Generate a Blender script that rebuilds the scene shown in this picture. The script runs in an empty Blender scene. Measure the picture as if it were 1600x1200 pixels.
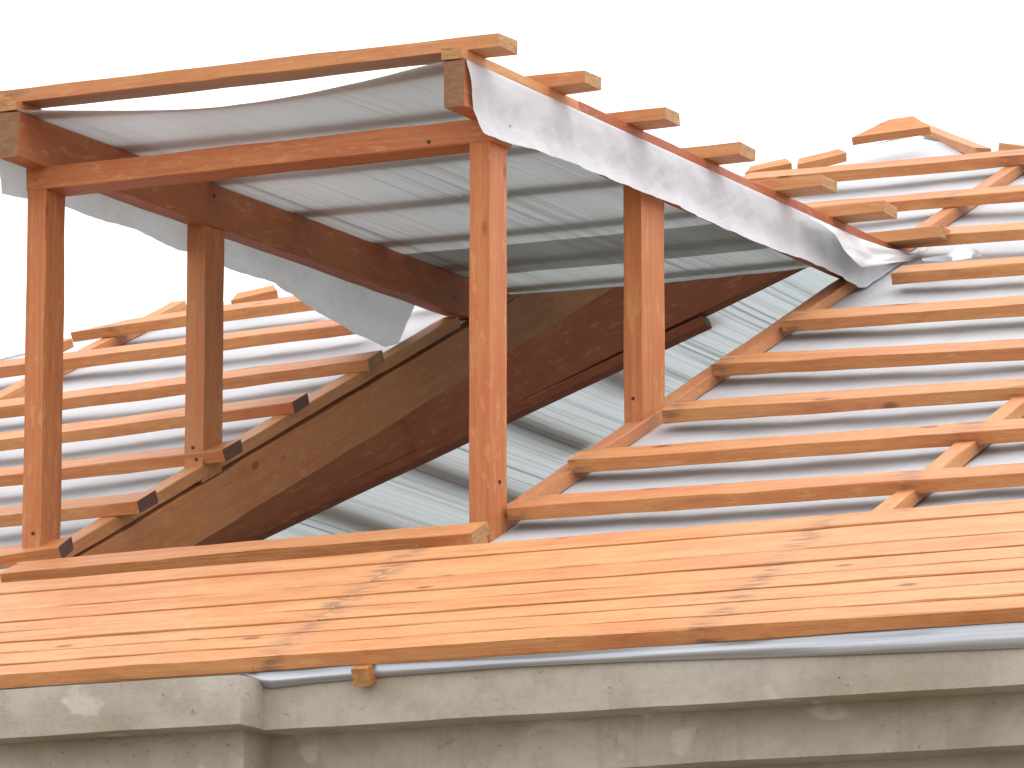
import bpy, math, random
import numpy as np
from mathutils import Vector, Matrix, noise
random.seed(7)
sc = bpy.context.scene
col = sc.collection

# ------------------------------------------------------------------ camera
YAW, PITCH, FPX = math.radians(25.0), math.radians(10.9), 8500.0
CAM = Vector((0, 0, 1.6))
cd = bpy.data.cameras.new('camera'); cam = bpy.data.objects.new('camera', cd); col.objects.link(cam)
cam.location = CAM; cam.rotation_euler = (math.pi/2 + PITCH, 0, YAW)
cd.sensor_width = 36; cd.lens = 36*FPX/1600; cd.clip_start = .1; cd.clip_end = 2000
sc.camera = cam

# ------------------------------------------------------------------ sky and sun (bright overcast)
SUN_EL, SUN_AZ = math.radians(68), math.radians(70)      # azimuth clockwise from +Y
w = bpy.data.worlds.new('World'); sc.world = w; w.use_nodes = True
nt = w.node_tree; nt.nodes.clear()
sky = nt.nodes.new('ShaderNodeTexSky'); sky.sky_type = 'NISHITA'; sky.sun_disc = False
sky.sun_elevation = SUN_EL; sky.sun_rotation = SUN_AZ; sky.air_density = 1; sky.dust_density = 6
mx = nt.nodes.new('ShaderNodeMix'); mx.data_type = 'RGBA'; mx.clamp_result = False; mx.clamp_factor = True
mx.inputs[0].default_value = .93
nt.links.new(sky.outputs[0], mx.inputs[6]); mx.inputs[7].default_value = (12.6, 12.3, 12.6, 1)   # cloud layer
bg = nt.nodes.new('ShaderNodeBackground'); bg.inputs[1].default_value = .1
out = nt.nodes.new('ShaderNodeOutputWorld')
nt.links.new(mx.outputs[2], bg.inputs[0]); nt.links.new(bg.outputs[0], out.inputs[0])
sd = bpy.data.lights.new('sun', 'SUN'); sd.energy = .9; sd.angle = math.radians(50); sd.color = (1, .97, .93)
so = bpy.data.objects.new('sun', sd); col.objects.link(so)
sdir = Vector((math.sin(SUN_AZ)*math.cos(SUN_EL), math.cos(SUN_AZ)*math.cos(SUN_EL), math.sin(SUN_EL)))
so.rotation_euler = sdir.to_track_quat('Z', 'Y').to_euler(); so.location = (5, -5, 20)
vs = sc.view_settings; vs.view_transform = 'Standard'; vs.look = 'None'; vs.exposure = .66; vs.gamma = 1; vs.use_curve_mapping = False
sc.cycles.max_bounces = 10; sc.cycles.diffuse_bounces = 6; sc.cycles.transmission_bounces = 8

# ------------------------------------------------------------------ pixel to point helpers (real planes of the roof)
RX = Vector((math.cos(YAW), math.sin(YAW), 0))
FW = Vector((-math.sin(YAW)*math.cos(PITCH), math.cos(YAW)*math.cos(PITCH), math.sin(PITCH)))
UP = Vector((math.sin(YAW)*math.sin(PITCH), -math.cos(YAW)*math.sin(PITCH), math.cos(PITCH)))
def ray(px, py): return (FW + RX*((px-800)/FPX) + UP*((600-py)/FPX))
def hit(px, py, o, n):
    d = ray(px, py); return CAM + d*((o-CAM).dot(n)/d.dot(n))
def proj(p):
    v = Vector(p)-CAM; z = v.dot(FW); return (800+FPX*v.dot(RX)/z, 600-FPX*v.dot(UP)/z)

# ------------------------------------------------------------------ node helpers
def newmat(name):
    m = bpy.data.materials.new(name); m.use_nodes = True; m.node_tree.nodes.clear(); return m
class N:
    def __init__(s, m): s.t = m.node_tree
    def n(s, typ, **kw):
        x = s.t.nodes.new('ShaderNode'+typ)
        for k, v in kw.items():
            if k.startswith('i_'):
                key = k[2:]; key = int(key) if key.isdigit() else key
                if isinstance(v, bpy.types.NodeSocket): s.t.links.new(v, x.inputs[key])
                else: x.inputs[key].default_value = v
            else: setattr(x, k, v)
        return x
    def math(s, op, a, b=0., c=0., clamp=False):
        x = s.n('Math', operation=op, i_0=a, i_1=b, i_2=c); x.use_clamp = clamp; return x.outputs[0]
    def mapr(s, v, a, b, c=0., d=1., smooth=True):
        x = s.n('MapRange', i_0=v, i_1=a, i_2=b, i_3=c, i_4=d); x.interpolation_type = 'SMOOTHSTEP' if smooth else 'LINEAR'; return x.outputs[0]
    def mix(s, f, a, b, blend='MIX'):
        x = s.n('Mix', data_type='RGBA', blend_type=blend); x.clamp_factor = True
        for i, v in ((0, f), (6, a), (7, b)):
            if isinstance(v, bpy.types.NodeSocket): s.t.links.new(v, x.inputs[i])
            else: x.inputs[i].default_value = v if i == 0 else (*v, 1)
        return x.outputs[2]
    def noise(s, v, scale, detail=3., rough=.55, dist=0.):
        return s.n('TexNoise', i_Vector=v, i_Scale=scale, i_Detail=detail, i_Roughness=rough, i_Distortion=dist).outputs[0]
    def vmap(s, v, scale=(1, 1, 1), loc=(0, 0, 0), rot=(0, 0, 0)):
        return s.n('Mapping', i_0=v, i_1=loc, i_2=rot, i_3=scale).outputs[0]

def wood_material():
    m = newmat('sawn_pine'); k = N(m)
    oc = k.n('TexCoord').outputs['Object']
    oi = k.n('ObjectInfo').outputs['Random']
    off = k.n('CombineXYZ', i_0=k.math('MULTIPLY', oi, 37.), i_1=k.math('MULTIPLY', oi, 11.), i_2=k.math('MULTIPLY', oi, 71.)).outputs[0]
    v = k.n('VectorMath', operation='ADD', i_0=oc, i_1=off).outputs[0]
    rnd2 = k.math('FRACT', k.math('MULTIPLY', oi, 17.31))
    rnd3 = k.math('FRACT', k.math('MULTIPLY', oi, 91.7))
    # annual-ring grain: long stretched noise through the section
    g1 = k.noise(k.vmap(v, (1.1, 34, 34)), 1.6, 4, .6, .6)
    g2 = k.noise(k.vmap(v, (3.2, 150, 150)), 1.4, 3, .6)
    patch = k.noise(k.vmap(v, (2.2, 9, 9)), 1.5, 3, .6)
    patch2 = k.noise(k.vmap(v, (5., 16, 16)), 2.2, 4, .65)
    c = k.mix(k.mapr(g1, .3, .7), (.51, .218, .066), (.42, .138, .036))
    c = k.mix(k.math('MULTIPLY', k.mapr(g2, .5, .75), .45), c, (.27, .088, .030))
    # red primer / sap stain in drifting patches
    red = k.math('MULTIPLY', k.mapr(patch, .46, .72), k.math('ADD', .25, k.math('MULTIPLY', rnd2, .6)))
    c = k.mix(red, c, (.43, .105, .040))
    yel = k.math('MULTIPLY', k.mapr(patch2, .52, .74), k.math('MULTIPLY', rnd3, .5))
    c = k.mix(yel, c, (.52, .29, .12))
    # whole piece tint
    c = k.mix(k.math('MULTIPLY', k.math('GREATER_THAN', rnd2, .55), k.math('MULTIPLY', rnd3, .45)), c, (.54, .30, .125))
    c = k.mix(k.math('MULTIPLY', rnd3, .18), c, (.34, .10, .035))
    pal = k.n('Attribute', attribute_type='OBJECT', attribute_name='pale').outputs['Fac']
    c = k.mix(k.math('MULTIPLY', pal, k.mapr(patch, .25, .65, 1., .45)), c, (.56, .315, .145))
    rtint = k.n('Attribute', attribute_type='OBJECT', attribute_name='stain').outputs['Fac']
    c = k.mix(k.math('MULTIPLY', rtint, k.mapr(patch2, .2, .6, .65, 1.)), c, (.31, .072, .032))  # mix towards a deep dark red, amount set per piece
    # handling marks: mottled red and raw patches, small dark specks
    mot = k.noise(k.vmap(v, (9., 34, 34)), 1.5, 5, .7)
    c = k.mix(k.math('MULTIPLY', k.mapr(mot, .54, .68), .40), c, (.40, .095, .035))
    c = k.mix(k.math('MULTIPLY', k.mapr(mot, .46, .34), .38), c, (.58, .33, .135))
    spk = k.noise(k.vmap(v, (55, 95, 95)), 1.6, 3, .6)
    c = k.mix(k.math('MULTIPLY', k.mapr(spk, .66, .74), .55), c, (.12, .045, .022))
    # knots
    kv = k.vmap(v, (6.5, 14., 14.))
    vo = k.n('TexVoronoi', i_Vector=kv, i_Scale=1., i_Randomness=1.)
    sel = k.math('GREATER_THAN', k.n('SeparateColor', i_0=vo.outputs['Color']).outputs[0], .84)
    kn = k.math('MULTIPLY', k.mapr(vo.outputs['Distance'], .07, .20, 1., 0.), sel)
    c = k.mix(k.math('MULTIPLY', kn, .75), c, (.13, .035, .014))
    # dirt rubs and grey mildew
    dirt = k.noise(k.vmap(v, (4., 22, 22)), 2.4, 5, .7)
    c = k.mix(k.math('MULTIPLY', k.mapr(dirt, .63, .78), .42), c, (.16, .085, .06))
    # nail stains at the rafter crossings (per piece)
    sx = k.n('SeparateXYZ', i_0=oc)
    sy = k.noise(k.vmap(v, (30, 40, 40)), 1., 3, .7)
    for an in ('nail_a', 'nail_b'):
        at = k.n('Attribute', attribute_type='OBJECT', attribute_name=an).outputs['Fac']
        dx = k.math('ABSOLUTE', k.math('SUBTRACT', sx.outputs[0], at))
        d2 = k.math('ADD', dx, k.math('MULTIPLY', sy, .05))
        st = k.mapr(d2, .020, .085, .62, 0.)
        st = k.math('MULTIPLY', st, k.mapr(k.noise(k.vmap(v, (9, 45, 45)), 1.3, 3, .6), .42, .62))
        c = k.mix(st, c, (.085, .062, .055))
    # end grain
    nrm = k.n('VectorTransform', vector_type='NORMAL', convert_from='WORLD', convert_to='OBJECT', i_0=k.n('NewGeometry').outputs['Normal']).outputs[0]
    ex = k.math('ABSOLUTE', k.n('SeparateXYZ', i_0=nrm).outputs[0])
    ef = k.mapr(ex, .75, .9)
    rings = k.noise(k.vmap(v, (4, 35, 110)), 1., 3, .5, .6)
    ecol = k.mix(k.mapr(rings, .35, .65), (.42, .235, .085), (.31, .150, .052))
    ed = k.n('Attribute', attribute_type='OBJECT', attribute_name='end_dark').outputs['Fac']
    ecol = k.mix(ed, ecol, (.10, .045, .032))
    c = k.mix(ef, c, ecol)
    # saw marks + fibre bump
    saw = k.n('TexWave', wave_type='BANDS', bands_direction='X', i_Vector=v, i_Scale=22., i_Distortion=1.5, i_Detail=2.).outputs['Fac']
    hgt = k.math('ADD', k.math('MULTIPLY', g2, .8), k.math('ADD', k.math('MULTIPLY', saw, .05), k.math('MULTIPLY', dirt, .4)))
    b = k.n('Bump', i_Strength=.5, i_Distance=.0026, i_Height=hgt).outputs[0]
    p = k.n('BsdfPrincipled', i_Normal=b); k.t.links.new(c, p.inputs['Base Color'])
    p.inputs['Roughness'].default_value = .56; p.inputs['Specular IOR Level'].default_value = .38
    k.t.links.new(p.outputs[0], k.n('OutputMaterial').inputs[0])
    return m

def membrane_material(name, streak, crinkle, dc=1., tcm=1., mixf=.45):
    m = newmat(name); k = N(m)
    oc = k.n('TexCoord').outputs['Object']
    st = k.noise(k.vmap(oc, (38, .12, 0)), 1.7, 1.5, .6)
    st2 = k.noise(k.vmap(oc, (110, .15, 0)), 1.3, 1.0, .6)
    cl = k.noise(oc, 2.4, 4, .6)
    wear = k.noise(k.vmap(oc, (6, 26, 6)), 2.2, 6, .72)
    weave = k.n('TexWave', wave_type='BANDS', bands_direction='X', i_Vector=oc, i_Scale=70., i_Distortion=.6).outputs['Fac']
    weave2 = k.n('TexWave', wave_type='BANDS', bands_direction='Y', i_Vector=oc, i_Scale=70., i_Distortion=.6).outputs['Fac']
    line = k.math('MULTIPLY', k.mapr(st, .52, .78), .55)
    line = k.math('MULTIPLY', k.math('ADD', line, k.math('MULTIPLY', k.mapr(st2, .50, .80), .5)), streak)
    c = k.mix(k.mapr(cl, .3, .7), (.68*dc, .70*dc, .735*dc), (.62*dc, .645*dc, .67*dc))
    c = k.mix(line, c, (.40, .42, .44))
    c = k.mix(k.math('MULTIPLY', k.mapr(wear, .60, .74), .30*crinkle), c, (.33, .33, .34))
    tc = k.mix(k.math('MULTIPLY', line, 1.2), (.46*tcm, .51*tcm, .515*tcm), (.15*tcm, .175*tcm, .18*tcm))
    hgt = k.math('ADD', k.math('MULTIPLY', st, .6), k.math('ADD', k.math('MULTIPLY', k.math('ADD', weave, weave2), .12), k.math('MULTIPLY', wear, 1.6*crinkle)))
    b = k.n('Bump', i_Strength=.4, i_Distance=.006, i_Height=hgt).outputs[0]
    d = k.n('BsdfDiffuse', i_Color=c, i_Normal=b); t = k.n('BsdfTranslucent', i_Color=tc, i_Normal=b)
    s1 = k.n('MixShader', i_0=mixf, i_1=d.outputs[0], i_2=t.outputs[0])
    gl = k.n('BsdfGlossy', i_Roughness=.42, i_Normal=b)
    fr = k.n('Fresnel', i_0=1.35)
    s2 = k.n('MixShader', i_0=k.math('MULTIPLY', fr.outputs[0], .55), i_1=s1.outputs[0], i_2=gl.outputs[0])
    k.t.links.new(s2.outputs[0], k.n('OutputMaterial').inputs[0])
    return m

def foil_material():
    m = newmat('silver_blue_foil'); k = N(m)
    oc = k.n('TexCoord').outputs['Object']
    ns = k.noise(k.vmap(oc, (.8, 40, 60)), 1.3, 3, .6)
    c = k.mix(k.mapr(ns, .35, .65), (.50, .53, .55), (.33, .36, .40))
    p = k.n('BsdfPrincipled'); k.t.links.new(c, p.inputs['Base Color'])
    p.inputs['Metallic'].default_value = .5; p.inputs['Roughness'].default_value = .3
    k.t.links.new(k.n('Bump', i_Strength=.12, i_Distance=.002, i_Height=ns).outputs[0], p.inputs['Normal'])
    k.t.links.new(p.outputs[0], k.n('OutputMaterial').inputs[0]); return m

def concrete_material():
    m = newmat('rough_plaster'); k = N(m)
    oc = k.n('TexCoord').outputs['Object']
    big = k.noise(k.vmap(oc, (1.5, 1.5, 2.2)), 1.5, 5, .62)
    mid = k.noise(oc, 9., 6, .65)
    fine = k.noise(oc, 90., 5, .7)
    pits = k.n('TexVoronoi', i_Vector=oc, i_Scale=42.).outputs['Distance']
    c = k.mix(k.mapr(big, .3, .7), (.335, .305, .24), (.445, .42, .365))
    c = k.mix(k.math('MULTIPLY', k.mapr(mid, .42, .68), .6), c, (.28, .255, .20))
    blot = k.noise(k.vmap(oc, (5, 5, 7), loc=(3.1, 0, 1.7)), 1.5, 2, .5, .4)
    c = k.mix(k.math('MULTIPLY', k.mapr(blot, .64, .70), .5), c, (.56, .54, .49))
    scar = k.math('MULTIPLY', k.mapr(k.noise(k.vmap(oc, (7, 7, 10)), 2., 5, .75), .60, .72), .5)
    c = k.mix(scar, c, (.23, .205, .16))
    drip = k.noise(k.vmap(oc, (14, 14, .8)), 1.6, 4, .6)
    c = k.mix(k.math('MULTIPLY', k.mapr(drip, .55, .75), .3), c, (.25, .22, .17))
    c = k.mix(k.math('MULTIPLY', k.mapr(fine, .5, .8), .4), c, (.21, .185, .14))
    pit = k.math('MULTIPLY', k.mapr(pits, .03, .13, 1., 0.), k.mapr(mid, .5, .6))
    c = k.mix(k.math('MULTIPLY', pit, .6), c, (.10, .09, .07))
    hgt = k.math('SUBTRACT', k.math('ADD', k.math('MULTIPLY', fine, .4), k.math('MULTIPLY', mid, 1.2)), k.math('ADD', k.math('MULTIPLY', pit, .8), k.math('MULTIPLY', scar, 1.)))
    b = k.n('Bump', i_Strength=.6, i_Distance=.006, i_Height=hgt).outputs[0]
    p = k.n('BsdfPrincipled', i_Normal=b); k.t.links.new(c, p.inputs['Base Color']); p.inputs['Roughness'].default_value = .9
    p.inputs['Specular IOR Level'].default_value = .2
    k.t.links.new(p.outputs[0], k.n('OutputMaterial').inputs[0]); return m

def earth_material():
    m = newmat('bare_earth'); k = N(m)
    oc = k.n('TexCoord').outputs['Object']
    a = k.noise(oc, .6, 6, .6); f = k.noise(oc, 14., 5, .7)
    c = k.mix(k.mapr(a, .35, .65), (.21, .165, .12), (.28, .225, .165))
    c = k.mix(k.mapr(f, .5, .75), c, (.12, .09, .065))
    p = k.n('BsdfPrincipled', i_Normal=k.n('Bump', i_Strength=.5, i_Distance=.03, i_Height=f).outputs[0])
    k.t.links.new(c, p.inputs['Base Color']); p.inputs['Roughness'].default_value = .95
    k.t.links.new(p.outputs[0], k.n('OutputMaterial').inputs[0]); return m

def nail_material():
    m = newmat('rusty_nail'); k = N(m)
    p = k.n('BsdfPrincipled'); p.inputs['Base Color'].default_value = (.05, .035, .03, 1); p.inputs['Metallic'].default_value = .7; p.inputs['Roughness'].default_value = .55
    c = k.mix(k.noise(k.n('TexCoord').outputs['Object'], 300.), (.045, .04, .042), (.10, .045, .025)); k.t.links.new(c, p.inputs['Base Color'])
    k.t.links.new(p.outputs[0], k.n('OutputMaterial').inputs[0]); return m

WOOD, MEM, FOIL, CONC, EARTH, NAIL = wood_material(), membrane_material('woven_underlay', 1.35, .05, .56, 1.2, .5), foil_material(), concrete_material(), earth_material(), nail_material()

MEMT = membrane_material('crinkled_underlay', .15, 1., 1.12, 1., .42)
MEMF = membrane_material('smooth_underlay', .15, .25, 1.15, .95, .40)
MEMSH = membrane_material('shaded_underlay', .3, .2, .62, 1.05, .5)  # darker copy of the same underlay, shade of the inner side put into its colour
# ------------------------------------------------------------------ object helpers
def tag(o, label=None, cat=None, group=None, kind=None):
    for a, b in (('label', label), ('category', cat), ('group', group), ('kind', kind)):
        if b: o[a] = b
    return o
def empty(name, loc):
    o = bpy.data.objects.new(name, None); col.objects.link(o); o.location = loc; o.empty_display_size = .2; return o
def place(o, parent, M=None):
    """M is the world matrix; the parent chain only ever carries translations or timber matrices"""
    M = M or Matrix.Identity(4)
    if parent is None: o.matrix_world = M
    else:
        o.parent = parent
        o.matrix_parent_inverse = Matrix.Identity(4)
        o.matrix_basis = WM[parent.name].inverted() @ M
    WM[o.name] = M
WM = {}
def root(name, loc, label, cat):
    o = empty(name, loc); WM[o.name] = Matrix.Translation(Vector(loc)); return tag(o, label, cat)
def meshobj(name, verts, faces, mat, parent, M=None, smooth=False):
    me = bpy.data.meshes.new(name); me.from_pydata([tuple(v) for v in verts], [], faces); me.update()
    if smooth: me.polygons.foreach_set('use_smooth', [True]*len(me.polygons))
    me.materials.append(mat)
    o = bpy.data.objects.new(name, me); col.objects.link(o); place(o, parent, M); return o

def timber_geo(L, w, h, seed, rough=.0011, bow=.0025, ends=(0, 0), ch=.0013, seg=.09, w1=None):
    """sawn timber: x along the length 0..L, y 0..w, z -h..0; worn arrises, a little bow and waviness. ends = slant of each end cut (shift of the far edge)"""
    n = max(3, int(L/seg)); V = []; F = []
    rr = random.Random(seed); s = rr.uniform(0, 100); b1, b2 = rr.uniform(-bow, bow)*min(1, L), rr.uniform(-bow, bow)*min(1, L)
    prof = [(ch, -h), (w-ch, -h), (w, -h+ch), (w, -ch), (w-ch, 0), (ch, 0), (0, -ch), (0, -h+ch)]
    for i in range(n+1):
        t = i/n; x = L*t; bw = math.sin(math.pi*t)
        for j, (y, z) in enumerate(prof):
            q = Vector((x*6, j*3.7, s)); g = noise.noise(q)*rough*2.4 + noise.noise(q*4.3)*rough
            g2 = noise.noise(q+Vector((0, 50, 0)))*rough*2.4 + noise.noise(q*5.1+Vector((9, 5, 0)))*rough
            xe = x + (ends[0]*(1-t) + ends[1]*t)*(y/w)
            if w1 is not None: y = y*(1+(w1/w-1)*t)
            if i in (0, n): xe += rr.uniform(-.0015, .0015)
            V.append((xe, y+g+b1*bw, z+g2+b2*bw))
    for i in range(n):
        for j in range(8):
            a, b = i*8+j, i*8+(j+1) % 8
            F.append((a, a+8, b+8, b))
    F.append(tuple(range(8))); F.append(tuple(reversed(range(n*8, n*8+8))))
    return V, F
_seed = [0]
def timber(name, parent, p0, p1, nrm, w, h, end_dark=0., clamp=None, stain=0., pale=.28, **kw):
    """reference edge p0->p1 is the near top edge; the width runs along nrm x direction, the thickness down -nrm"""
    _seed[0] += 1
    p0, p1 = Vector(p0), Vector(p1); L = (p1-p0).length; d = (p1-p0)/L
    nn = Vector(nrm); nn = (nn - d*nn.dot(d)).normalized(); wd = nn.cross(d)
    M = Matrix((d, wd, nn)).transposed().to_4x4(); M.translation = p0
    V, F = timber_geo(L, w, h, _seed[0], **kw)
    if clamp:                                                # bird's-mouth: nothing of the piece goes below the slope it sits on
        Mi = M.inverted(); W = []
        for v in V:
            q = M @ Vector(v); zz = clamp(q.x, q.y)
            if q.z < zz: q.z = zz
            W.append(Mi @ q)
        V = W
    o = meshobj(name, V, F, WOOD, parent, M)
    o['end_dark'] = float(end_dark); o['stain'] = float(stain); o['pale'] = float(pale); o['nail_a'] = -9.; o['nail_b'] = -9.
    return o
def nail(parent, p, n, r=.0042):
    n = Vector(n).normalized(); M = n.to_track_quat('Z', 'Y').to_matrix().to_4x4(); M.translation = Vector(p)
    V = [(r*math.cos(a*math.pi/4)*s, r*math.sin(a*math.pi/4)*s, z) for z, s in ((-.004, 1), (.0012, 1), (.002, .7)) for a in range(8)]
    F = [(i*8+j, i*8+(j+1) % 8, i*8+8+(j+1) % 8, i*8+8+j) for i in range(2) for j in range(8)] + [tuple(range(16, 24))]
    return meshobj('nail', V, F, NAIL, parent, M)
def grid(name, nu, nv, fn, mat, parent, smooth=True):
    V = [fn(i/nu, j/nv) for j in range(nv+1) for i in range(nu+1)]
    F = [(j*(nu+1)+i, j*(nu+1)+i+1, (j+1)*(nu+1)+i+1, (j+1)*(nu+1)+i) for j in range(nv) for i in range(nu)]
    M = WM[parent.name]; o0 = M.translation
    return meshobj(name, [Vector(v)-o0 for v in V], F, mat, parent, Matrix.Translation(o0), smooth)
def interp(x, pts):
    if x <= pts[0][0]: return pts[0][1]
    for (a, b), (c, d) in zip(pts, pts[1:]):
        if x <= c: return b+(d-b)*(x-a)/(c-a)
    return pts[-1][1]
def nz(*a): return noise.noise(Vector(a))

# ------------------------------------------------------------------ master dimensions, measured from the photograph
PM, QD = math.radians(24.0), math.radians(1.7)
SC = .0014                                                  # metres per pixel at the near post
P0 = CAM + ray(780, 842)*(FPX*SC)                           # foot of the near right post on the rafter line
NM = Vector((0, -math.sin(PM), math.cos(PM)))               # main slope normal
UPM = Vector((0, math.cos(PM), math.sin(PM)))
UX, UY, UZ = Vector((1, 0, 0)), Vector((0, 1, 0)), Vector((0, 0, 1))
def onM(px, py, off=0.): return hit(px, py, P0+NM*off, NM)
def zM(y): return P0.z + (y-P0.y)*math.tan(PM)
f = onM(733, 850); YF = f.y
XR = f.x                                                    # left side of right posts / rafter
XL = hit(33, 870, Vector((0, YF, 0)), UY).x                 # left side of left posts / rafter
PW, PD = .05, .09
zr = hit(736, 225, Vector((0, YF, 0)), UY).z; zl = hit(41, 297, Vector((0, YF, 0)), UY).z
ZH = (zr+zl)/2                                              # underside of header
HH = .052
OV = .142; Y0 = YF-OV                                       # front tips of dormer rafters
RD = .105                                                   # rafter depth
UPD = Vector((0, math.cos(QD), math.sin(QD))); ND = Vector((0, -math.sin(QD), math.cos(QD)))
ZT = ZH+HH+RD/math.cos(QD)                                  # dormer rafter top above header front
def zD(y): return ZT + (y-YF)*math.tan(QD)
YJ = YF + (ZT - zM(YF))/(math.tan(PM)-math.tan(QD))         # dormer plane meets main slope
HC, HB, WB = .030, .0305, .096                               # counter batten, batten thickness, batten width
SL, SR = .034, -.024                                        # sag of the left and right bays, as built
def tiltplane(x0, s):
    n = Vector((-s*math.cos(PM), -math.sin(PM), math.cos(PM))).normalized()
    return Vector((x0, P0.y, P0.z)), n
OL, NL = tiltplane(XL, SL); OR, NR = tiltplane(XR+PW, SR)
def zS(x, y):
    z = zM(y)
    if x < XL: z += SL*(x-XL)
    elif x > XR+PW: z += SR*(x-XR-PW)
    return z
AP = onM(1422, 208)                                          # apex of the hipped roof
HP = hit(112, 530, OL, NL)
KH = (AP.x-HP.x)/(AP.y-HP.y)                                 # plan slope of the left hip
TL = (AP.z-HP.z)/(AP.x-HP.x)                                 # pitch of the far left slope
YE = onM(800, 1000.5, HC+HB).y                                 # eave edge of boarding
XEL, XER = AP.x-KH*(AP.y-YE), AP.x+(AP.y-YE)

# ================================================================== ground and building
def gfn(u, v):
    x = -60+120*u; y = -40+110*v
    return (x, y, .05*nz(x*.3, y*.3, 0))
g = empty('tmp', (0, 0, 0)); WM['tmp'] = Matrix.Identity(4)
V = [gfn(i/60, j/60) for j in range(61) for i in range(61)]
V += [(-900, -900, -.06), (900, -900, -.06), (900, 900, -.06), (-900, 900, -.06)]
F = [(j*61+i, j*61+i+1, (j+1)*61+i+1, (j+1)*61+i) for j in range(60) for i in range(60)]
c = [0, 60, 61*61-1, 60*61]; e = len(V)-4
F += [(e, e+1, c[1], c[0]), (e+1, e+2, c[2], c[1]), (e+2, e+3, c[3], c[2]), (e+3, e, c[0], c[3])]
o = meshobj('ground', V, F, EARTH, None); tag(o, 'bare brown earth around the building', 'ground', kind='structure')
bpy.data.objects.remove(g)

YC = YE + .034                                               # face of the top cornice band
ZP = hit(200, 1064, Vector((0, YC-.105, 0)), UY).z
ZC1 = hit(800, 1031, Vector((0, YC, 0)), UY).z; ZC1b = hit(1000, 1106, Vector((0, YC, 0)), UY).z
ZC2b = hit(1300, 1181, Vector((0, YC+.10, 0)), UY).z
XP = hit(413, 1100, Vector((0, YC, 0)), UY).x                # right side of the projecting pier
bld = root('building', (AP.x, YC+.3, 0), 'unfinished grey plastered building with stepped cornice below the timber roof', 'building')
def rough_box(name, parent, x0, x1, y0, y1, z0, z1, step=.05, amp=.0016, seed=0, mat=None):
    """plastered block: front, right side, underside and top gridded with an uneven hand-trowelled face"""
    V, F = [], []
    nx, nyy, nzv = max(2, int((x1-x0)/step)), max(2, int((y1-y0)/step)), max(2, int((z1-z0)/.03))
    idx = {}
    def vid(i, j, k):
        if (i, j, k) in idx: return idx[(i, j, k)]
        x, y, z = x0+(x1-x0)*i/nx, y0+(y1-y0)*j/nyy, z0+(z1-z0)*k/nzv
        q = Vector((x*3, y*5, z*7+seed))
        d = Vector((noise.noise(q), noise.noise(q+Vector((31, 0, 0))), noise.noise(q+Vector((0, 47, 0)))))*amp
        q2 = q*5.3; d += Vector((noise.noise(q2), noise.noise(q2+Vector((31, 0, 0))), noise.noise(q2+Vector((0, 47, 0)))))*amp*.45
        # worn arrises
        r = .0025
        px = (i in (0, nx)); py = (j in (0, nyy)); pz = (k in (0, nzv))
        if px+py+pz >= 2:
            chip = r*(.4+1.2*max(0, noise.noise(q*2.1)+.3))
            if px: x += chip if i == 0 else -chip
            if py: y += chip if j == 0 else -chip
            if pz: z += chip*.6 if k == 0 else -chip*.6
        idx[(i, j, k)] = len(V); V.append((x+d.x, y+d.y, z+d.z)); return idx[(i, j, k)]
    for i in range(nx):
        for k in range(nzv):
            F.append((vid(i, 0, k), vid(i+1, 0, k), vid(i+1, 0, k+1), vid(i, 0, k+1)))
            F.append((vid(i+1, nyy, k), vid(i, nyy, k), vid(i, nyy, k+1), vid(i+1, nyy, k+1)))
        for j in range(nyy):
            F.append((vid(i, j+1, 0), vid(i+1, j+1, 0), vid(i+1, j, 0), vid(i, j, 0)))
            F.append((vid(i, j, nzv), vid(i+1, j, nzv), vid(i+1, j+1, nzv), vid(i, j+1, nzv)))
    for j in range(nyy):
        for k in range(nzv):
            F.append((vid(nx, j, k), vid(nx, j+1, k), vid(nx, j+1, k+1), vid(nx, j, k+1)))
            F.append((vid(0, j+1, k), vid(0, j, k), vid(0, j, k+1), vid(0, j+1, k+1)))
    o0 = WM[parent.name].translation
    return meshobj(name, [Vector(v)-o0 for v in V], F, mat or CONC, parent, Matrix.Translation(o0))
YB = AP.y + 4.5                                        # back of the building
for nm, y0, z0, z1, sd_ in (('cornice_band', YC, ZC1b, ZC1, 1), ('cornice_band', YC+.10, ZC2b, ZC1b+.012, 2)):
    rough_box(nm, bld, XP-.09, XER-.1, y0, YC+.35, z0, z1, seed=sd_)
for nm, y0, z0, z1, sd_, dx in (('pier_cap', YC-.105, ZC1b+.001, ZP, 3, 0), ('pier', YC-.105+.085, ZC1b-1.2, ZC1b+.012, 4, -.035)):
    rough_box(nm, bld, XEL+.1, XP+dx, y0, YC+.33, z0, z1, seed=sd_)
def plainbox(name, parent, x0, x1, y0, y1, z0, z1, mat):
    V = [(x, y, z) for z in (z0, z1) for y in (y0, y1) for x in (x0, x1)]
    F = [(0, 2, 3, 1), (4, 5, 7, 6), (0, 1, 5, 4), (2, 6, 7, 3), (0, 4, 6, 2), (1, 3, 7, 5)]
    o0 = WM[parent.name].translation
    return meshobj(name, [Vector(v)-o0 for v in V], F, mat, parent, Matrix.Translation(o0))
rough_box('wall', bld, XP-.1, XER-.15, YC+.20, YC+.345, -.1, ZC2b+.012, step=.25, seed=5)
rough_box('wall', bld, XEL+.15, XP-.102, YC+.08, YC+.30, -.1, ZC1b-1.202, step=.25, seed=6)
plainbox('wall', bld, XEL+.15, XEL+.35, YC+.42, YB, -.1, ZC1-.05, CONC)
plainbox('wall', bld, XER-.35, XER-.15, YC+.42, YB, -.1, ZC1-.05, CONC)
plainbox('wall', bld, XEL+.36, XER-.36, YB-.2, YB-.001, -.1, ZC1-.05, CONC)
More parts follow.
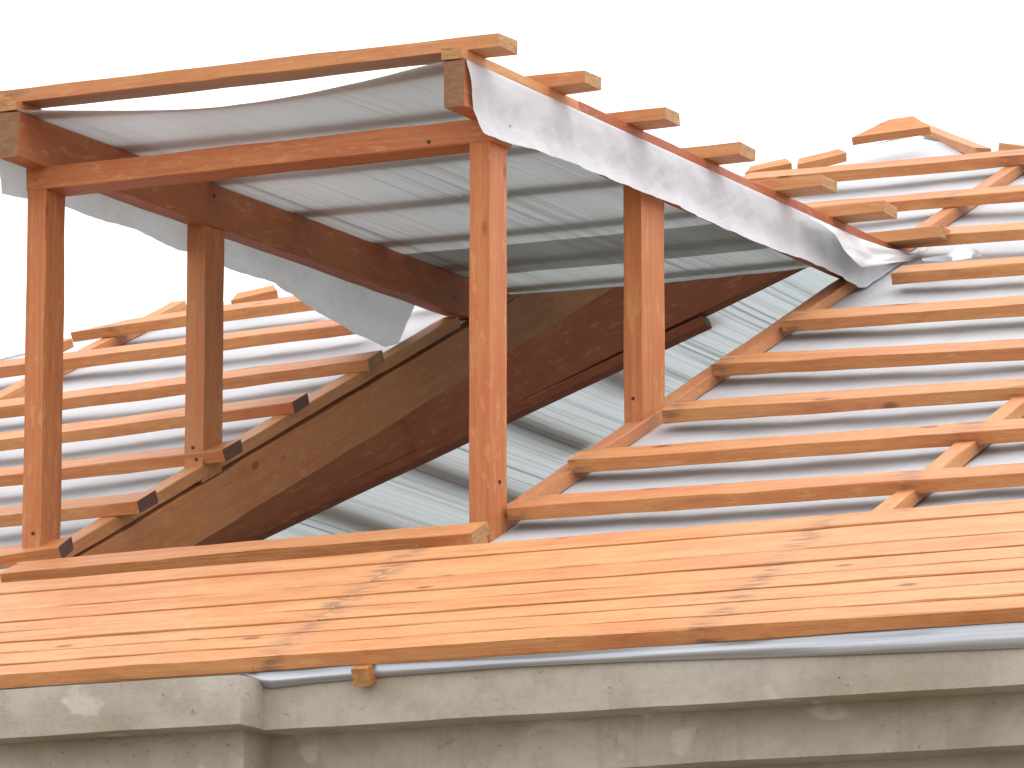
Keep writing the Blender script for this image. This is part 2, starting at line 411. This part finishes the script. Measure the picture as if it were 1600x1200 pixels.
plainbox('ceiling_slab', bld, XEL+.37, XER-.37, YC+.41, YB-.21, ZC1-.2, ZC1-.06, CONC)

# ================================================================== main hipped roof
roof = root('hipped_roof', (AP.x, YE, ZC1), 'hipped roof frame of orange battens over white underlay sheet', 'roof'); roof['kind'] = 'thing'
def sheet(x0f, x1f, ya, yb, seed, nu, nv, dz=-.001):
    """underlay following the slope, dipping slightly between the rafters"""
    def fn(u, v):
        y = ya+(yb-ya)*v; a, b = x0f(y), x1f(y); x = a+(b-a)*u
        sag = -.010*abs(math.sin(math.pi*(x-XL)/(XR-XL)))
        wr = .0035*nz(x*5, y*7, seed)+.002*nz(x*14, y*22, seed)
        return (x, y, zS(x, y)+dz+sag+wr)
    return grid('underlay_sheet', nu, nv, fn, MEMT, roof)
hipL = lambda y: AP.x-KH*(AP.y-y)
hipR = lambda y: AP.x+(AP.y-y)
# left of the dormer, right of it, and the bay above it
xl1, xr0 = XL+PW*.5, XR+PW*.5
yl_top = AP.y-(AP.x-xl1)/KH
sheet(hipL, lambda y: xl1, YE+.12, yl_top-.002, 1, 70, 90)
yr_top = AP.y-(xr0-AP.x) if xr0 > AP.x else AP.y
sheet(lambda y: xr0, lambda y: max(xr0+.001, hipR(y)), YE+.12, yr_top-.002, 2, 70, 90)
sheet(lambda y: max(xl1+.001, hipL(y)), lambda y: min(xr0-.001, hipR(y)+.0005), YJ+.025, AP.y-.004, 3, 40, 40, dz=.001)
# the two far slopes and the back slope
def lface(u, v):
    y = YE+(YB-YE)*u; lim = AP.x if y >= AP.y else AP.x-KH*(AP.y-y); x = XEL+(lim-XEL)*v
    return (x, y, AP.z-(AP.x-x)*TL-.006+.003*nz(x*3, y*2, 7))
grid('underlay_sheet', 120, 50, lface, MEM, roof)
def rface(u, v):
    y = YE+(YB-YE)*u; lim = AP.x if y >= AP.y else AP.x+(AP.y-y); x = XER+(lim-XER)*v
    return (x, y, AP.z-(x-AP.x)*math.tan(PM)-.03*min(1, abs(x-AP.x)))
grid('underlay_sheet', 60, 30, rface, MEM, roof)
def gable(u, v):
    x = XEL+.4+(XER-XEL-.8)*u; top = AP.z-(AP.x-x)*TL if x < AP.x else AP.z-(x-AP.x)*math.tan(PM)
    return (x, YB-.05, ZC1-.3+(top-.06-ZC1+.3)*v)
grid('gable_wall', 40, 2, gable, CONC, bld, smooth=False)

def rafter_line(x, y0, y1, off, w, h, name, parent=roof, **kw):
    """a timber up the slope with its left top edge at x"""
    a = Vector((x, y0, zS(x+w/2, y0)))+NM*off; b = Vector((x, y1, zS(x+w/2, y1)))+NM*off
    # width must run to +x : reference edge is the left one taken from top to bottom
    return timber(name, parent, a+UX*w, b+UX*w, NM, w, h, **kw)
def clip_top(x): return (AP.y-(AP.x-x)/KH if x < AP.x else AP.y-(x-AP.x))
p = hit(205, 528, OL, NL); XL2 = p.x-.03
p = hit(1480, 742, OR, NR); XR2 = p.x-.03
# carcass rafters under the sheet
for x in (XL2-1.15, XL2, XL, XR, XR2, XR2+1.13, XR2+2.26):
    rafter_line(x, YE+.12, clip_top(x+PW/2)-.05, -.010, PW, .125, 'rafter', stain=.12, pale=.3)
# counter battens on the sheet
rafter_line(XL2, YE+.07, clip_top(XL2)+.03, HC, .045, HC, 'counter_batten')
rafter_line(XL+.003, YF+PD+.002, YF+.55, HC, .045, HC, 'counter_batten')
rafter_line(XL+.003, YE+.07, YF-.003, HC, .045, HC, 'counter_batten')
rafter_line(XR+.003, YE+.07, YF-.003, HC, .045, HC, 'counter_batten')
rafter_line(XR+.003, YF+PD+.002, clip_top(XR)-.02, HC, .045, HC, 'counter_batten', stain=.35)
rafter_line(XL+.003, YF+.552, YJ-.33, HC, .045, HC, 'counter_batten')
rafter_line(XR2, YE+.07, clip_top(XR2)-.05, HC, .045, HC, 'counter_batten')

for x in (XL2-1.15, XR2+1.13, XR2+2.26): rafter_line(x, YE+.07, clip_top(x)-.05, HC, .045, HC, 'counter_batten')
# battens: (near top edge, left end -> right end) as pixels on the batten plane of their bay
TOPB = HC+HB
def batten(pa, pb, o, n, ext0=0, ext1=0, name='batten', parent=roof, w=WB, h=HB, off=TOPB, **kw):
    (xa, ya), (xb, yb) = pa, pb; m = (yb-ya)/(xb-xa)
    a = hit(xa-ext0, ya-m*ext0, o+n*off, n); b = hit(xb+ext1, yb+m*ext1, o+n*off, n)
    if ext0 >= 200:                                          # run on to the left hip
        d = (a-b).normalized(); m_ = 0
        while a.x > hipL(a.y)+.06 and m_ < 400: a = a+d*.02; m_ += 1
    return timber(name, parent, a, b, n, w, h, **kw)
for pa, pb in (((792, 794), (1600, 738)), ((887, 720), (1600, 669)), ((1034, 642), (1600, 605)), ((1111, 570), (1600, 543)),
               ((1220, 501), (1600, 474)), ((1392, 427), (1600, 412))):
    b = batten(pa, pb, OR, NR, 0, 1500, off=TOPB-.008, w=WB*random.uniform(.94, 1.06), end_dark=random.choice((0, .2)))
    pr = Vector((XR+.02, b.location.y, 0)); b['nail_a'] = max(.02, (XR+.02)-(WM[b.name].translation.x)); b['nail_b'] = XR2+.02-WM[b.name].translation.x
for pa, pb in (((1395, 372), (1600, 357)), ((1235, 329), (1600, 299)), ((1150, 281), (1600, 241))):
    b = batten(pa, pb, P0, NM, 0, 60 if pb[1] < 290 else 330, w=WB*random.uniform(.96, 1.08)); b['nail_a'] = XR+.02-WM[b.name].translation.x
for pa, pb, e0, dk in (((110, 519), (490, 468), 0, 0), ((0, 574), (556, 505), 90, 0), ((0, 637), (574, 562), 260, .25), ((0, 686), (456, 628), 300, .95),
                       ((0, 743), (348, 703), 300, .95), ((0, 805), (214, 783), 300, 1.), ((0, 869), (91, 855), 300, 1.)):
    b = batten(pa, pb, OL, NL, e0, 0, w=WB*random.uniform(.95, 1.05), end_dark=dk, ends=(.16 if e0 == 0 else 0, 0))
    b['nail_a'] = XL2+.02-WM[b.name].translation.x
batten((0, 896), (737, 833), P0, NM, 0, 0, end_dark=.1)

# hip boards and the pieces crossing at the apex
NLF = Vector((-TL, 0, 1)).normalized(); NH = (NM+NLF).normalized()
for pa, pb in (((80, 543), (112, 528)), ((361, 470), (432, 453)), ((1165, 270), (1236, 255)), ((1246, 257), (1322, 238))):
    a, b = onM(*pa, .05), onM(*pb, .05) if pa[0] > 800 else None
    if pa[0] < 800: a, b = hit(*pa, OL+NL*.05, NL), hit(*pb, OL+NL*.05, NL)
    timber('hip_board', roof, a, b, Vector((0, -math.sin(.7), math.cos(.7))), .045, .028, ends=(.03, 0), end_dark=.4)
a, b = onM(1330, 215, .075), onM(1452, 197, .075)
timber('hip_board', roof, a, b, Vector((0, -math.sin(.80), math.cos(.80))), .075, .028, ends=(.11, -.05), seg=.03)
a, b = onM(1417, 189, .0), onM(1523, 231, .03)
timber('hip_board', roof, a, b, UZ, .05, .028)
a, b = onM(1561, 222, .06), onM(1660, 236, .06)
timber('hip_board', roof, a, b, UZ, .06, .028, end_dark=.4)

# far-left slope: counter battens and battens over its sheet, and the spliced rafter under it that shows through the opening
OLF = Vector((AP.x, AP.y, AP.z))
def zLF(x): return AP.z-(AP.x-x)*TL
DLF = Vector((1, 0, TL)).normalized()
for i in range(1, 18):
    x = AP.x-.335*i+.05; y0 = AP.y-(AP.x-x)/KH+.30; y1 = min(AP.y+(AP.x-x)/KH, y0+4.2)
    if y1-y0 < .3: continue
    z = zLF(x)+(HC+HB)
    timber('batten', roof, Vector((x, y0, z)), Vector((x, y1, z)), NLF, WB, HB, seg=.4)
DB = .135
a = hit(360, 852, OLF-NLF*DB, NLF); b = hit(1255, 417, OLF-NLF*DB, NLF)
yb_ = (a.y*1+b.y*1)/2
def beam(pa, pb, d0, dep, th, name='rafter', **kw):
    a = hit(*pa, OLF-NLF*(d0+dep), NLF)+NLF*dep; b = hit(*pb, OLF-NLF*(d0+dep), NLF)+NLF*dep
    d = (b-a).normalized(); nn = (NLF-d*NLF.dot(d)).normalized(); wd = nn.cross(d)
    return timber(name, roof, a, b, NLF, th, dep, **kw)
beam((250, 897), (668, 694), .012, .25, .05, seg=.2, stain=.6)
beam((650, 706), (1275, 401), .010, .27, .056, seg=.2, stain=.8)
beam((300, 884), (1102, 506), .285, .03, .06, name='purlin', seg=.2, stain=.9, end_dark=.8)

# ================================================================== close-laid boarding along the eave
deck = root('eave_boarding', (XR, YE, zM(YE)), 'close-laid orange pine boards sheathing the eave above the grey cornice', 'boarding')
FL = lambda x: 1054+(947-1054)*x/1600
BL = lambda x: 919+(788-919)*x/1600
cum = [0, .115, .235, .345, .455, .565, .69, .875, 1.0]
for r in range(8):
    x0, x1 = -330, 2050
    def ln(x, f): return onM(x, FL(x)+(BL(x)-FL(x))*f, TOPB)
    a, b = ln(x0, cum[r]), ln(x1, cum[r]); a2, b2 = ln(x0, cum[r+1]), ln(x1, cum[r+1])
    w0, w1_ = (a2-a).dot(UPM), (b2-b).dot(UPM)
    w0, w1_ = abs((a2.y-a.y)/math.cos(PM)), abs((b2.y-b.y)/math.cos(PM))
    # a2 and a do not share the same x: correct along the board line
    t = (a2.x-a.x)/(b.x-a.x); yy = a.y+(b.y-a.y)*t; w0 = (a2.y-yy)/math.cos(PM)
    t = (b2.x-a.x)/(b.x-a.x); yy = a.y+(b.y-a.y)*t; w1_ = (b2.y-yy)/math.cos(PM)
    lift = NM*(0, .0026, .0038, .0062, .0072, .0094, .0106, .013)[r]
    nrow = XR+.025
    def piece(s0, s1):
        p, q = a.lerp(b, s0)+lift, a.lerp(b, s1)+lift; g = random.uniform(.004, .0065)
        wa, wb = w0+(w1_-w0)*s0-g, w0+(w1_-w0)*s1-g
        o = timber('board', deck, p, q, NM, wa, HB, w1=wb, rough=.0007 if r else .0014, ch=.0016, bow=.001, pale=random.uniform(.35, .8) if r else .3)
        L = (q-p).length
        for an, xx in (('nail_a', XR+.025), ('nail_b', XR2+.025)):
            v = (xx-p.x)/(q.x-p.x)*L; o[an] = min(max(v, .01), L-.01) if -.1 < v < L+.1 else -9.
    for end, far, ww in ((a, hipL(a.y)+.25, w0), (b, hipR(b.y)-.25, w1_)):   # the boarding runs on to the hips
        q_ = Vector((far, end.y, end.z))+lift; e_ = Vector((end.x, end.y, end.z))+lift; gap = UX*.002
        if far < end.x: timber('board', deck, q_, e_-gap, NM, ww-.005, HB, seg=.3, pale=random.uniform(.35, .8))
        else: timber('board', deck, e_+gap, q_, NM, ww-.005, HB, seg=.3, pale=random.uniform(.35, .8))
    ts = (nrow-a.x)/(b.x-a.x)
    if r in (3, 4, 6): piece(0, ts-.0004); piece(ts+.0004, 1)
    else: piece(0, 1)
# the stub of a counter batten poking out from under the boarding
zd = zM(YE)+(HC/math.cos(PM))-.012*math.tan(PM)+.001
p = hit(573, 1036, Vector((0, YE-.012, 0)), UY); p.z = zd
timber('batten_stub', deck, p, p+UPM*.35, NM, .036, .038, end_dark=0.)

# silvery underlay tail hanging out between boarding and cornice
def strip(u, v):
    px = -1500+4700*u
    yt = interp(px, [(-1500, 1158), (0, 1058), (400, 1040), (800, 1017), (1600, 960), (3200, 853)])
    yb = interp(px, [(-1500, 1178), (0, 1078), (380, 1056), (415, 1076), (500, 1066), (600, 1057), (800, 1042), (1000, 1033), (1300, 1024), (1600, 1012), (3200, 905)])
    wave = .0022*math.sin(v*math.pi*3.2+nz(px*.003, 1, 1)*2.0)+.001*nz(px*.012, v*2, 4)
    yy = YC-.008-.009*math.sin(v*math.pi)-wave
    py = yt+(yb-yt)*v
    return hit(px, py, Vector((0, yy, 0)), UY)
V = [strip(i/320, j/10) for j in range(11) for i in range(321)]
F = [(j*321+i, (j+1)*321+i, (j+1)*321+i+1, j*321+i+1) for j in range(10) for i in range(320)]
o = meshobj('eave_foil', V, F, FOIL, None, smooth=True)
tag(o, 'silvery blue sheet tail crumpled between the eave boards and the cornice', 'foil sheet')

# ================================================================== shed dormer
dor = root('shed_dormer', (XR, YF, zM(YF)), 'open timber shed dormer frame with grey underlay draped over its roof', 'dormer')
def post(x, y, wx, dy, zt, zb=None, **kw):
    """upright: local x runs up; reference edge is the near-left vertical arris"""
    zb = zM(y)-.02 if zb is None else zb
    # direction +z, normal -y (front): width runs n x d = (-y) x z = -x  -> reference the near-right arris
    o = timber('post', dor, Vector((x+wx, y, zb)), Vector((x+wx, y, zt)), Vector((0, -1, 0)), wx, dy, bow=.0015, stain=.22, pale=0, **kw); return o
clampM = lambda x, y: zM(y)-.008
pR = post(XR, YF, PW, PD, ZH, clamp=clampM); pL = post(XL, YF, PW, PD, ZH, clamp=clampM)
def y_at(px, py, x): return hit(px, py, Vector((x, 0, 0)), UX).y
yr2 = y_at(977, 560, XR); yl2 = y_at(291, 600, XL)
qR = post(XR-.004, yr2, .047, .135, zD(yr2)-RD+.006, clamp=clampM); qL = post(XL-.003, yl2, .052, .098, zD(yl2)-RD+.006, clamp=clampM)
for p_, x, y, zz in ((pL, XL+.030, YF, .10), (pR, XR+PW, YF+.05, .12), (qR, XR+.02, yr2, .09), (qL, XL+.02, yl2, .08), (qL, XL+.03, yl2, .05)):
    if p_ is pR: nail(p_, (x+.0008, y, zM(y)+zz), UX)
    else: nail(p_, (x, y-.0008, zM(y)+zz), -UY)
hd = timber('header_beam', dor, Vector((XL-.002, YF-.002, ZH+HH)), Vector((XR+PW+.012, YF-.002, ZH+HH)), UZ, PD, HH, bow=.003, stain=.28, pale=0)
for xx, zz in ((XR-.10, .012),): nail(hd, (xx, YF-.003, ZH+zz), -UY)
# dormer rafters with a tapered seat on the main slope
clampR = lambda x, y: zM(y)-.006
for x in (XL, XR):
    a = Vector((x+PW+.004, Y0, zD(Y0))); b = Vector((x+PW+.004, YJ+.02, zD(YJ+.02)))
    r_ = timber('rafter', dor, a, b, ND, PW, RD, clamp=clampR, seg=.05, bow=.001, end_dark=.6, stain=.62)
    for dy_, dz_ in ((.95, .03),): nail(r_, (x+PW+.0048, Y0+dy_, zD(Y0+dy_)-dz_), UX)
CB2 = .024
def dcb(x, y0, y1): 
    return timber('counter_batten', dor, Vector((x+PW, y0, zD(y0)))+ND*(CB2+.003), Vector((x+PW, y1, zD(y1)))+ND*(CB2+.003), ND, PW, CB2, bow=.001)
yj = y_at(905, 165, XR+PW)
dcb(XL, Y0-.004, YF+1.1); dcb(XL, YF+1.103, YJ-.12)
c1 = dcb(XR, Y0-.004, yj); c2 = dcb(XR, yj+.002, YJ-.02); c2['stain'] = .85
# dormer battens, right-hand near top corners measured
OD = Vector((0, YF, ZT))
TD = CB2+.003+HB
for i, (px, py) in enumerate(((779, 51), (913, 109), (1039, 166), (1157, 222), (1284, 272), (1381, 313), (1469, 352))):
    b = hit(px, py, OD+ND*TD, ND)
    xl = XL-.22-random.uniform(0, .08)
    a = Vector((xl, b.y+random.uniform(-.004, .004), b.z))
    t = timber('batten', dor, a, b, ND, WB*random.uniform(.96, 1.04), HB, bow=.002, ends=(0, random.uniform(-.004, .004)))
    t['nail_a'] = XL+.02-a.x

# ---- underlay of the dormer: two lapped sheets between the rafters
ya_, yb_ = hit(800, 381, OD, ND).y, hit(800, 427, OD, ND).y
def dsheet(y0, y1, seed, dz, front):
    def fn(u, v):
        x = XL+.01+(XR+PW-.02-XL)*u; t = min(1, max(0, (x-XL-PW)/(XR-XL-PW))); sp = 4*t*(1-t)
        y = y0+(y1-y0)*v
        ed = (.030*sp*(.6+.8*t)) if front else 0
        y += ed*(1-v)**6
        sag = (.042*sp**.7*math.exp(-(y-Y0)/.16) if front else 0)+.003
        wr = (.002*nz(x*3, y*1.6, seed)+.0007*nz(x*16, y*1.2, seed)+.0005*nz(x*40, y*1.0, seed))*min(1, sp*2)
        return (x, y, max(zD(y)+.0015+dz-sag*sp+wr, zM(y)+.006))
    return grid('underlay_sheet', 60, 60, fn, MEM, dor)
dsheet(Y0+.004, yb_, 11, 0, True)
dsheet(ya_, YJ+.22, 12, .004, False)

# ---- side flaps hanging over the rafters
def flap(x_top, side, pts, name, seed, ystart, bulge):
    """side=+1 right, -1 left. pts: (y, z of the lower edge)"""
    xo = x_top
    def fn(u, v):
        y = ystart+(pts[-1][0]-ystart)*v
        sl = max(0, u-.12)/.88
        y += .055*sl**1.6*(1-v)**8
        zt = zD(y)+.0025; zb = interp(y, pts)
        if u < .12: return (xo-side*.03*(1-u/.12), y, zt+.0015)
        z = zt+(zb-zt)*sl
        fold = (.006*nz(y*9, sl*1.2, seed)+.0035*nz(y*22, sl*2.0, seed+5)+.0022*(abs(nz(y*14+sl*3, sl*2.5, seed+9))-.2)*2+.0014*nz(y*60, sl*9, seed))*min(1, sl*3)
        bl = bulge*(math.sin(math.pi*sl*2)*.5+.2*sl)+.012*sl**2
        x = xo+side*(.003+bl+fold+.006*sl)
        return (x, y, max(z, zS(x, y)+.004))
    return grid(name, 22, 200, fn, MEMF if side > 0 else MEMSH, dor)
def edge_pts(pix, x):
    r = [hit(px, py, Vector((x, 0, 0)), UX) for px, py in pix]; return [(p.y, p.z) for p in r]
rp = edge_pts([(738, 196), (760, 212), (792, 224), (830, 233), (900, 258), (930, 272), (980, 291), (1054, 321), (1117, 352), (1197, 386), (1255, 406), (1290, 421), (1340, 449), (1365, 450), (1395, 432), (1412, 415)], XR+PW+.022)
flap(XR+PW+.004, 1, rp, 'underlay_flap', 21, Y0+.002, .008)
lp = edge_pts([(-30, 292), (0, 302), (40, 310), (97, 321), (150, 341), (215, 359), (277, 390), (295, 394), (360, 420), (430, 442), (500, 489), (555, 520), (605, 542), (625, 536), (645, 492)], XL-.02)
flap(XL-.001, -1, lp, 'underlay_flap', 22, Y0+.002, .004)
# the loose end folded back over the right flap
XF = XR+PW+.03
fa = [(1262, 338), (1300, 353), (1345, 373), (1390, 388), (1430, 396), (1478, 394)]
fb = [(1264, 341), (1283, 349), (1305, 366), (1320, 392), (1346, 418), (1400, 410), (1450, 405), (1482, 398)]
def lerp_poly(P, t):
    n = len(P)-1; i = min(n-1, int(t*n)); f_ = t*n-i
    return (P[i][0]+(P[i+1][0]-P[i][0])*f_, P[i][1]+(P[i+1][1]-P[i][1])*f_)
def fold(u, v):
    A, B = lerp_poly(fa, u), lerp_poly(fb, u)
    px, py = A[0]+(B[0]-A[0])*v, A[1]+(B[1]-A[1])*v
    out_ = .004+.045*v*math.sin(math.pi*min(1, u*1.05+.08))+.006*nz(u*9, v*4, 2)
    p = hit(px, py, Vector((XF+out_, 0, 0)), UX); p.z = max(p.z, zS(p.x, p.y)+.006)
    return p
grid('folded_flap', 40, 14, fold, MEMF, dor)
def scrap(u, v):
    A, B = lerp_poly([(1440, 404), (1478, 398), (1508, 381), (1530, 393)], u), lerp_poly([(1442, 408), (1480, 408), (1500, 406), (1535, 400)], u)
    p = onM(A[0]+(B[0]-A[0])*v, A[1]+(B[1]-A[1])*v, .03+.02*(1-v)); return p
grid('folded_flap', 18, 6, scrap, MEMSH, dor)
